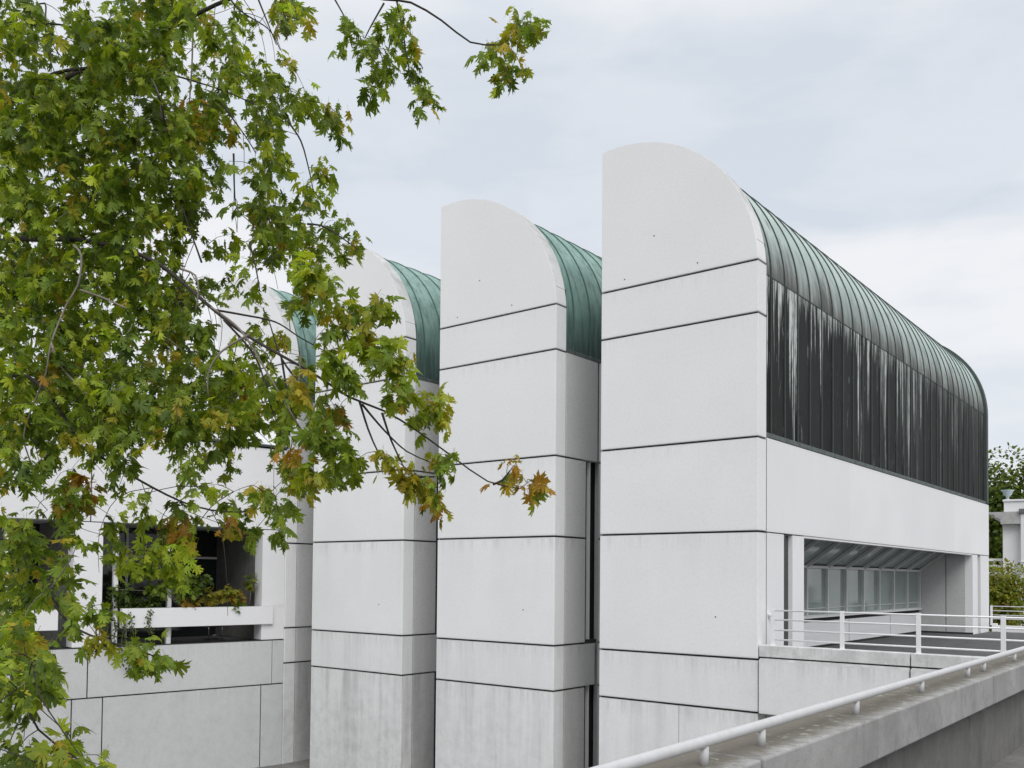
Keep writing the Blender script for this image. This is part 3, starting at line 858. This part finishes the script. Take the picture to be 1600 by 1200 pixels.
shoots = []                                         # (position, tint, weight)
rows = GRID.split('\n')
for r, row in enumerate(rows):
    for c_, chx in enumerate(row):
        dn = int(chx) / 9.0
        if dn <= 0: continue
        lam = (-math.log(1 - min(dn, 0.985) * 0.95)) * 4.1
        px0, py0 = c_ * 40, r * 40
        dd = depth_at(px0 + 20, py0 + 20)
        lam *= (dd / 7.0) ** 2 * (0.42 if dn < 0.5 else 0.62 if dn < 0.68 else 0.88 if dn < 0.8 else 1.05)
        k = int(lam) + (1 if random.random() < lam - int(lam) else 0)
        for _ in range(k):
            px = px0 + random.uniform(-4, 44); py = py0 + random.uniform(-4, 44)
            dep = dd + random.uniform(-0.9, 1.2)
            tint = random.choices('gbdyo', (56, 17, 24, 5, 0.5))[0]
            shoots.append((cam_pt(px, py, dep), tint))
    # a little beyond the frame, so that the crown does not end at the picture's edge
    for _ in range(7):
        px = random.uniform(-420, -5); py = r * 40 + random.uniform(0, 40)
        shoots.append((cam_pt(px, py, depth_at(20, py) + random.uniform(-0.7, 1.3)), random.choices('gbdy', (50, 16, 24, 8))[0]))
for _ in range(150):
    px = random.uniform(-250, 430); py = random.uniform(-330, -8)
    shoots.append((cam_pt(px, py, 7.6 + random.uniform(-1, 1.3)), random.choices('gbdy', (50, 16, 24, 8))[0]))
for px, py, sp, k, tint in SPRAYS:
    dd = depth_at(px, py)
    for _ in range(int(k * 1.5 + 0.5)):
        tt = tint if random.random() < 0.75 else random.choice('gy')
        shoots.append((cam_pt(px + random.gauss(0, sp * 0.55), py - 9 + random.gauss(0, sp * 0.45), dd + random.uniform(-0.25, 0.25)), tt))

tree = thing('maple_tree', 'foreground maple tree with drooping green and yellowing leaves on the left', 'tree', cam_pt(-420, 862, 8.2) * 1.0)
tree.location.z = GROUND
TB = Vector((tree.location.x, tree.location.y, 0))
def off(o): o.location = -tree.location; return o

def resample(pts, step=0.12):
    out = [Vector(pts[0])]
    n = len(pts)
    P = [Vector(p) for p in pts]
    for i in range(n - 1):
        p0 = P[max(i - 1, 0)]; p1 = P[i]; p2 = P[i + 1]; p3 = P[min(i + 2, n - 1)]
        k = max(2, int((p2 - p1).length / step))
        for j in range(1, k + 1):
            t = j / k
            out.append(0.5 * ((2 * p1) + (p2 - p0) * t + (2 * p0 - 5 * p1 + 4 * p2 - p3) * t * t + (3 * p1 - p0 - 3 * p2 + p3) * t ** 3))
    return out

# trunk
trunk_pts = resample([TB + Vector((0, 0, GROUND - 0.1)), TB + Vector((0.05, 0.1, -4)), TB + Vector((0.15, 0.05, -1.5)), TB + Vector((0.1, 0.2, 1.2)),
                      TB + Vector((0.3, 0.1, 3.6)), TB + Vector((0.4, 0.3, 6.0))], 0.3)
mb = MB(); nn = len(trunk_pts)
mb.tube(trunk_pts, [0.26 * (1 - 0.62 * i / nn) + 0.10 * max(0, 1 - i / 3) for i in range(nn)], 14)
trunk = off(mb.build('trunk', M['bark'], tree))

def tp(z): return TB + Vector((0.2, 0.12, z))
LIMBS = [  # traced limbs: start on the trunk, then (px, py, depth); start radius, end radius
    (tp(2.0), [(-200, 420, 8.0), (0, 378, 7.4), (60, 374, 7.2), (145, 378, 7.0), (240, 408, 6.8), (334, 484, 6.4), (387, 525, 6.2), (490, 584, 5.9), (545, 620, 5.8),
               (600, 642, 5.7), (650, 672, 5.7), (705, 712, 5.7), (762, 752, 5.7), (812, 763, 5.7)], 0.044, 0.0035),
    (tp(3.0), [(-200, 250, 8.0), (0, 170, 7.6), (62, 125, 7.5), (105, 110, 7.4), (150, 106, 7.4), (200, 103, 7.3), (232, 128, 7.2), (252, 160, 7.1), (256, 190, 7.1)], 0.05, 0.006),
    (tp(3.4), [(-150, 230, 8.2), (60, 140, 7.9), (200, 80, 7.8), (258, 48, 7.7), (300, 26, 7.6), (360, -2, 7.5), (450, -28, 7.3), (540, -14, 7.1), (600, -1, 7.0), (642, 4, 7.0),
               (690, 32, 7.0), (735, 66, 7.0), (775, 70, 7.0)], 0.05, 0.005),
    (tp(1.0), [(-150, 640, 7.4), (0, 590, 7.0), (60, 600, 6.8), (130, 690, 6.6), (200, 740, 6.5), (300, 790, 6.5), (380, 800, 6.5), (415, 790, 6.5)], 0.04, 0.004),
    (tp(0.2), [(-150, 860, 6.8), (0, 840, 6.5), (40, 875, 6.4), (75, 930, 6.2), (110, 975, 6.0), (160, 1000, 5.4), (205, 1012, 5.2), (240, 1025, 5.2)], 0.03, 0.004),
    (tp(-0.6), [(-200, 1100, 5.4), (-40, 1010, 4.8), (20, 1060, 4.3), (60, 1140, 4.1), (120, 1185, 4.1)], 0.03, 0.004),
    (tp(3.3), [(-100, 60, 8.0), (50, 38, 7.8), (110, 42, 7.7), (160, 60, 7.6)], 0.03, 0.006),
]
nodes = []                                            # (point, level)
mbs = []
limb_curves = []
for st, pl, r0, r1 in LIMBS:
    pts = resample([st] + [cam_pt(*q) for q in pl], 0.10)
    limb_curves.append(pts); n = len(pts)
    mb = MB(); mb.tube(pts, [r0 + (r1 - r0) * (i / n) ** 0.62 for i in range(n)], 9)
    off(mb.build('limb', M['bark'], tree))
    nodes += pts[6::2]
# secondary traced boughs
BOUGHS = [[(334, 484, 6.4), (380, 492, 6.3), (430, 503, 6.2), (470, 528, 6.0), (525, 558, 5.8)],
          [(240, 108, 7.3), (300, 126, 7.3), (350, 142, 7.2), (395, 162, 7.1)],
          [(362, 2, 7.5), (380, 20, 7.4), (420, 46, 7.3), (438, 78, 7.2)],
          [(562, 628, 5.8), (575, 670, 5.75), (590, 705, 5.7), (602, 722, 5.7)], [(566, 632, 5.8), (600, 672, 5.7), (635, 705, 5.7), (672, 722, 5.7)],
          [(597, 645, 5.7), (612, 690, 5.7), (635, 738, 5.7)], [(400, -10, 7.3), (422, 45, 7.2), (432, 70, 7.2)], [(515, -15, 7.1), (535, 20, 7.0), (548, 45, 7.0)],
          [(620, 2, 7.0), (628, 40, 7.0), (640, 112, 7.0), (655, 145, 7.0)], [(600, 5, 7.0), (580, 40, 7.0), (570, 60, 7.0)],
          [(345, 160, 7.1), (385, 215, 7.0), (400, 240, 7.0)], [(450, 190, 7.1), (470, 220, 7.0), (482, 262, 7.0), (490, 300, 7.0)],
          [(480, 350, 6.9), (500, 352, 6.9), (520, 362, 6.9), (560, 390, 6.8)], [(315, 410, 6.9), (283, 320, 7.0)], [(365, 240, 7.0), (368, 320, 7.0), (380, 335, 7.0)],
          [(390, 380, 6.8), (400, 420, 6.7), (406, 455, 6.6)], [(40, 20, 7.7), (70, 5, 7.7), (72, 50, 7.6), (100, 95, 7.5)],
          [(645, 745, 5.7), (680, 745, 5.7)], [(770, 757, 5.7), (785, 750, 5.7), (797, 735, 5.7)],
          [(470, 600, 6.0), (440, 560, 6.1), (420, 500, 6.2)], [(350, 500, 6.3), (400, 560, 6.2), (425, 640, 6.1), (450, 700, 6.0)], [(440, 560, 6.1), (455, 640, 6.0), (480, 690, 6.0)]]
mb = MB()
for pl in BOUGHS:
    pts = resample([cam_pt(*q) for q in pl], 0.06); n = len(pts)
    mb.tube(pts, [0.008 - 0.005 * i / n for i in range(n)], 6)
    nodes += pts[1::2]
[off(o) for o in build_split(mb, 'bough', M['bark'], tree)]
PALE = [[(115, 383, 6.6), (127, 400, 6.5), (122, 445, 6.5), (104, 476, 6.5), (80, 536, 6.4), (72, 582, 6.4), (55, 625, 6.4), (37, 680, 6.3), (48, 722, 6.3)],
        [(80, 536, 6.4), (92, 570, 6.4), (112, 592, 6.4), (135, 616, 6.3)], [(125, 453, 6.5), (160, 465, 6.5), (198, 482, 6.4)],
        [(282, 420, 6.3), (305, 430, 6.2), (310, 455, 6.2), (306, 485, 6.2)], [(390, 522, 6.1), (345, 550, 6.0), (325, 585, 6.0), (326, 620, 6.0)],
        [(470, 555, 5.9), (468, 585, 5.9), (464, 615, 5.9)], [(302, 22, 7.4), (300, 100, 7.3), (296, 160, 7.3)], [(225, 105, 7.2), (245, 140, 7.2), (254, 185, 7.1)],
        [(330, 480, 6.3), (375, 515, 6.2), (410, 570, 6.1), (440, 620, 6.0), (470, 670, 5.9)]]
mb = MB()
for pl in PALE:
    pts = resample([cam_pt(*q) for q in pl], 0.06); n = len(pts)
    mb.tube(pts, [0.0085 - 0.004 * i / n for i in range(n)], 6)
    nodes += pts[2::3]
[off(o) for o in build_split(mb, 'pale_twig', M['twig'], tree)]

# thin bare twigs that hang from the limbs
mb = MB(); r2 = random.Random(21)
inner_nodes = [q for q in nodes if (Vector(q) - CAM).dot(_R0) / (Vector(q) - CAM).dot(_F0) < -0.30 and q[2] > 0.3]
for _ in range(95):
    a = Vector(r2.choice(inner_nodes)); L = r2.uniform(0.25, 0.8)
    d = Vector((r2.uniform(-1, 1), r2.uniform(-1, 1), r2.uniform(-0.2, 0.5))) * 0.35
    pts = resample([a, a + d * L + Vector((0, 0, -0.25 * L)), a + d * L * 1.5 + Vector((0, 0, -0.65 * L)), a + d * L * r2.uniform(1.2, 2.2) + Vector((0, 0, -L))], 0.08)
    mb.tube(pts, [0.0032 - 0.0018 * k / len(pts) for k in range(len(pts))], 5, False)
    nodes.append(pts[-1])
o = off(mb.build('hanging_twigs', M['bark'], tree)); o['kind'] = 'stuff'

# twigs: every shoot joins the nearest wood already there
NP = np.array([tuple(p) for p in nodes]); SP = np.array([tuple(s[0]) for s in shoots])
dist = np.full(len(SP), 1e9); near = np.zeros(len(SP), int)
for i in range(len(SP)):
    dd = np.linalg.norm(NP - SP[i], axis=1); near[i] = dd.argmin(); dist[i] = dd.min()
pool = [tuple(p) for p in nodes]
done = np.zeros(len(SP), bool)
mbT = MB(); mbP = MB()
LP, LT, LN, LS, LC = [], [], [], [], []
up = np.array([0, 0, 1.0])
for _ in range(len(SP)):
    i = int(np.where(done, 1e9, dist).argmin()); done[i] = True
    a = Vector(pool[near[i]]); c = Vector(SP[i]); L = (c - a).length
    mid = a.lerp(c, 0.5) + Vector((random.uniform(-.15, .15), random.uniform(-.15, .15), random.uniform(-.02, .16))) * L
    path = resample([a, mid, c], max(0.05, L / 6))
    rr = min(0.006, 0.0022 + 0.004 * L)
    if L < 2.6:
        (mbP if random.random() < 0.25 else mbT).tube(path, [rr * (1 - 0.6 * k / len(path)) for k in range(len(path))], 4, False)
    idx = len(pool); pool.append(tuple(c))
    nd = np.linalg.norm(SP - SP[i], axis=1); upd = (~done) & (nd * 1.05 < dist); dist[upd] = nd[upd]; near[upd] = idx
    # leaves
    tint = shoots[i][1]
    ax = np.array(c - mid); ax = ax / (np.linalg.norm(ax) + 1e-6) * 0.6 + np.array([0, 0, -0.55]) + rng.normal(0, 0.3, 3); ax /= np.linalg.norm(ax)
    n = int(rng.integers(6, 10))
    for k in range(n):
        t = k / n - 0.4
        p = np.array(c) + ax * t * 0.15 + rng.normal(0, 0.025, 3)
        side = rng.normal(0, 1, 3); side -= ax * side.dot(ax); side /= np.linalg.norm(side)
        tip = side * 0.9 + ax * 0.55 + np.array([0, 0, -0.62]) + rng.normal(0, 0.18, 3)
        nrm = up * 0.75 + side * 0.55 + rng.normal(0, 0.5, 3)
        col = np.array(random.choice(PAL[tint])) if random.random() < 0.88 else np.array(random.choice(PAL[random.choice('gbdy')]))
        col = col * rng.uniform(1.1, 1.9) * np.array([1.06, 1.02, 0.9])
        tipn = tip / np.linalg.norm(tip)
        s = float(np.clip(0.105 * math.exp(rng.normal(-0.24, 0.27)), 0.05, 0.14)) * (0.95 if (c - CAM).length > 5.6 else 0.84)
        LP.append(p + tipn * s * 0.42); LT.append(tip); LN.append(nrm); LS.append(s); LC.append(col)
for o in (off(mbT.build('twigs', M['bark'], tree)), off(mbP.build('twigs', M['twig'], tree))): o['kind'] = 'stuff'
off(leaves_mesh('crown', LP, LT, LN, LS, LC, tree))


def leaf_cloud(center, radii, n, size, pal, lumps=9, seed=0, hollow=0.55):
    r = np.random.default_rng(seed)
    lc = r.normal(0, 1, (lumps, 3)); lc /= np.linalg.norm(lc, axis=1, keepdims=True); lc *= r.uniform(0.35, 0.75, (lumps, 1))
    P, T, N_, S, C = [], [], [], [], []
    radii = np.array(radii)
    for k in range(n):
        q = lc[r.integers(lumps)]
        d = r.normal(0, 1, 3); d /= np.linalg.norm(d)
        p = q + d * r.uniform(hollow, 1.0) ** 0.5 * 0.42
        out = p / (np.linalg.norm(p) + 1e-6)
        P.append(np.array(center) + p * radii); t = d + np.array([0, 0, -0.5]) + r.normal(0, .4, 3); T.append(t)
        N_.append(out + np.array([0, 0, 0.8]) + r.normal(0, .4, 3)); S.append(size * r.uniform(0.7, 1.3))
        C.append(np.array(pal[r.integers(len(pal))]) * r.uniform(0.75, 1.25))
    return P, T, N_, S, C


# ------------------------------------------------------------------ plants on the balconies
pl = thing('ivy', 'small-leaved ivy trailing over the balcony parapet beside the white post', 'plant', wing_pt(-5.35, 0.2, -1.08))
P, T, N_, S, C = [], [], [], [], []
mb = MB()
for s0, zl, dpx in ((-5.33, -2.95, 0.0), (-5.18, -2.4, 0.03), (-5.45, -2.75, 0.05), (-4.65, -1.9, 0.0), (-5.9, -2.5, -0.05), (-5.75, -2.2, 0.02)):
    pts = []; n = 26
    for i in range(n + 1):
        t = i / n
        z = -1.0 + (zl + 1.0) * t
        dep = 0.25 - 0.40 * min(1, t * 6)
        q = wing_pt(s0 + 0.06 * math.sin(5 * t + s0 * 9), dep, z)
        pts.append(q)
        for _ in range(4):
            P.append(np.array(q) + rng.normal(0, 0.05, 3)); T.append(rng.normal(0, 1, 3) + np.array([0, 0, -0.6])); N_.append(np.array(WN) + rng.normal(0, .5, 3))
            S.append(rng.uniform(0.05, 0.09)); C.append(np.array(random.choice(PAL['d'])) * rng.uniform(0.8, 1.2))
    mb.tube([p - pl.location for p in pts], 0.006, 4)
for _ in range(500):
    s0 = rng.uniform(-5.9, -4.2)
    P.append(np.array(wing_pt(s0, rng.uniform(0.0, 0.4), -1.05 + abs(rng.normal(0, 0.18))))); T.append(rng.normal(0, 1, 3)); N_.append(rng.normal(0, 1, 3) + up)
    S.append(rng.uniform(0.06, 0.12)); C.append(np.array(random.choice(PAL['d'])))
mb.build('stem', M['twig'], pl)
o = leaves_mesh('foliage', P, T, N_, S, C, pl, [SMALL]); o.location = -pl.location

pl = thing('rosemary_bush', 'spiky grey-green bush at the corner of the left balcony parapet', 'plant', wing_pt(-7.3, 0.25, -1.08))
P, T, N_, S, C = [], [], [], [], []
for _ in range(260):
    d = rng.normal(0, 1, 3); d[2] = abs(d[2]) + 0.5; d /= np.linalg.norm(d)
    P.append(np.array(wing_pt(-7.2 + rng.normal(0, .3), 0.2 + rng.normal(0, .08), -1.1)) + d * rng.uniform(0, 0.5)); T.append(d); N_.append(rng.normal(0, 1, 3))
    S.append(rng.uniform(0.12, 0.25)); C.append(np.array((0.06, 0.085, 0.05)) * rng.uniform(0.7, 1.3))
o = leaves_mesh('foliage', P, T, N_, S, C, pl, [(SMALL[0] * np.array([0.25, 1, 1]), SMALL[1])]); o.location = -pl.location
mb = MB(); mb.tube([(0, 0, 0), (0.05, 0, 0.3)], 0.02, 6); mb.build('stem', M['twig'], pl)

pl = thing('balcony_shrub', 'bright green leafy shrub with yellowing right end spilling over the balcony parapet', 'plant', wing_pt(-3.6, 0.3, -1.08))
P, T, N_, S, C = [], [], [], [], []
mb = MB()
for s0, zc, rr, nn_, tn in ((-5.35, 0.35, 0.42, 30, 'b'), (-4.9, 0.15, 0.5, 60, 'b'), (-4.35, 0.30, 0.5, 60, 'b'), (-4.4, -0.45, 0.45, 40, 'g'), (-3.8, -0.1, 0.55, 60, 'b'), (-3.3, -0.5, 0.5, 50, 'g'),
                         (-2.9, -0.15, 0.4, 30, 'd'), (-2.6, -0.7, 0.42, 40, 'y'), (-3.3, -0.9, 0.32, 26, 'o'), (-2.1, -0.6, 0.42, 46, 'y'), (-1.75, -0.75, 0.36, 36, 'o'), (-1.7, -1.05, 0.3, 30, 'g'), (-5.5, -0.5, 0.4, 30, 'd')):
    c0 = np.array(wing_pt(s0, 0.12, zc))
    mb.tube([Vector((rng.uniform(-.3, .3), 0, 0)), (Vector(c0) - pl.location) * 0.5 + Vector((0, 0, .25)), Vector(c0) - pl.location], 0.012, 5)
    for _ in range(nn_):
        d = rng.normal(0, 1, 3); d /= np.linalg.norm(d)
        P.append(c0 + d * np.array([0.6, 1.0, 0.62]) * rr * rng.uniform(0.3, 1.0)); T.append(d * 0.7 + np.array(WN) * 0.5 + np.array([0, 0, -0.5])); N_.append(rng.normal(0, .45, 3) + up * 0.9 + np.array(WN) * 0.5)
        S.append(rng.uniform(0.15, 0.27)); C.append(np.array(random.choice(PAL[tn])) * rng.uniform(0.9, 1.4))
mb.build('stem', M['twig'], pl)
o = leaves_mesh('foliage', P, T, N_, S, C, pl); o.location = -pl.location

pl = thing('potted_sprig', 'single leafy sprig at the right end of the balcony parapet', 'plant', wing_pt(-1.15, 0.3, -1.08))
P, T, N_, S, C = [], [], [], [], []
for _ in range(26):
    d = rng.normal(0, 1, 3); d /= np.linalg.norm(d)
    P.append(np.array(wing_pt(-1.12, 0.3, -0.25)) + d * np.array([.14, .14, .28]) * rng.uniform(.3, 1)); T.append(d + np.array([0, 0, -.4])); N_.append(rng.normal(0, .5, 3) + up)
    S.append(rng.uniform(0.14, 0.24)); C.append(np.array(random.choice(PAL['g'] + PAL['y'])))
o = leaves_mesh('foliage', P, T, N_, S, C, pl); o.location = -pl.location
mb = MB(); mb.tube([(0, 0, 0), (0.03, 0.02, 0.4), (0.0, 0.03, 0.95)], 0.012, 6); mb.build('stem', M['twig'], pl)

# ------------------------------------------------------------------ villa, urn, shrub and tree beyond the terrace
VD = 56.0
vp = cam_pt(1567, 880, VD); vrz = YAW - math.radians(32)
villa = thing('villa', 'white classical villa with projecting cornice beyond the terrace at the right edge', 'house', (vp.x, vp.y, GROUND), vrz)
k_ = VD / FPX                                              # metres per full-size pixel there
def vz(py): return (908 - py) * k_ - GROUND
mb = MB(); mb.box(0, 14, 0, 9, 0, vz(819), 0.02); mb.build('wall', M['stucco'], villa)
mb = MB(); mb.box(0.98, 6.0, -0.5, 0.02, 0, vz(803), 0.03); mb.box(0.94, 6.1, -0.56, 0.0, vz(877) - 0.05, vz(877)); mb.build('pilaster', M['stucco'], villa)
mb = MB()
mb.prism([(-0.08, vz(819)), (-0.08, vz(811)), (-0.35, vz(808)), (-0.45, vz(804)), (-0.75, vz(803)), (-0.80, vz(800)), (9, vz(800)), (9, vz(819))], 'y', -0.45, 9.4)
mb.build('cornice', M['moulding'], villa)
mb = MB(); mb.box(0.06, 14, 0.1, 9, vz(800), vz(781), 0.02); mb.box(0.0, 14, 0.02, 9.1, vz(783), vz(780), 0.01); mb.build('attic_parapet', M['stucco'], villa)
mb = MB(); mb.box(0.9, 7, -0.62, 0.4, vz(803), vz(796), 0.02); mb.build('pilaster_cap', M['wallc'], villa)
mb = MB(); mb.box(-3.5, 0, 0.6, 6, 0, vz(893)); mb.box(-3.5, 0, 0.5, 0.8, vz(886), vz(882)); mb.box(-3.6, 0.0, 0.4, 1.0, vz(876), vz(872))
for q in range(9): mb.box(-3.4 + q * 0.4, -3.28 + q * 0.4, 0.6, 0.72, vz(893), vz(875))
mb.build('side_balcony', M['stucco'], villa)
mb = MB()
for q in range(3):
    x0 = 2.0 + q * 3.6 + 4.2; mb.box(x0, x0 + 1.3, -0.02, 0.05, 2.0, 5.0)
mb.build('window', M['dglass'], villa)
u0 = cam_pt(1575, 880, VD + 0.8)
urn = thing('garden_urn', 'pale blue-grey stone urn on top of the villa parapet', 'urn', (u0.x, u0.y, GROUND + vz(780)))
mb = MB(); mb.lathe(0, 0, [(0.20, 0), (0.20, 0.06), (0.08, 0.12), (0.07, 0.20), (0.14, 0.28), (0.24, 0.40), (0.29, 0.55), (0.37, 0.62), (0.37, 0.66), (0.26, 0.66)], 18)
mb.build('bowl', M['urn'], urn)
mb = MB(); mb.box(-0.23, 0.23, -0.23, 0.23, -0.02, 0.02); mb.build('foot', M['urn'], urn)

def back_tree(name, label, cat, base, height, center, radii, n, size, pal, seed, trunk_r=0.3, group=None):
    t = thing(name, label, cat, (base.x, base.y, GROUND), 0, group)
    cz = center.z - GROUND
    mb = MB(); pts = resample([(0, 0, 0), (0.2, 0.1, cz * 0.4), (0, 0, cz * 0.8), (0.1, 0, cz + radii[2] * 0.5)], 0.8); m_ = len(pts)
    mb.tube(pts, [trunk_r * (1 - 0.7 * i / m_) for i in range(m_)], 10)
    r = random.Random(seed)
    for q in range(7):
        a = q * 2.4; z0 = cz * (0.55 + 0.06 * q)
        mb.tube([(0, 0, z0), (math.cos(a) * radii[0] * .4, math.sin(a) * radii[1] * .4, z0 + 0.9), (math.cos(a) * radii[0] * .75, math.sin(a) * radii[1] * .75, z0 + 1.3)],
                [trunk_r * .4, trunk_r * .25, trunk_r * .08], 6)
    mb.build('trunk', M['bark'], t)
    P, T, N_, S, C = leaf_cloud((center.x - base.x, center.y - base.y, cz), radii, n, size, pal, 26, seed)
    leaves_mesh('crown', P, T, N_, S, C, t, [SMALL])
    return t
tc = cam_pt(1590, 812, 72)
back_tree('broadleaf_tree', 'tall dark green tree behind the white villa', 'tree', tc, 12, tc, (4.8, 4.8, 5.8), 12000, 0.36, PAL['d'] + PAL['g'], 3)
tc = cam_pt(1540, 850, 76)
back_tree('broadleaf_tree', 'dark green tree mostly hidden behind the end tower, left of the villa', 'tree', tc, 11, tc, (3.4, 3.4, 4.4), 9000, 0.34, PAL['d'], 4)
tc = cam_pt(1562, 940, 47)
back_tree('shrub', 'yellow-green shrub in front of the villa wall beyond the terrace', 'shrub', tc, 3, tc, (1.7, 1.7, 2.2), 6500, 0.17, PAL['y'] + PAL['y'] + PAL['b'], 6, 0.08)
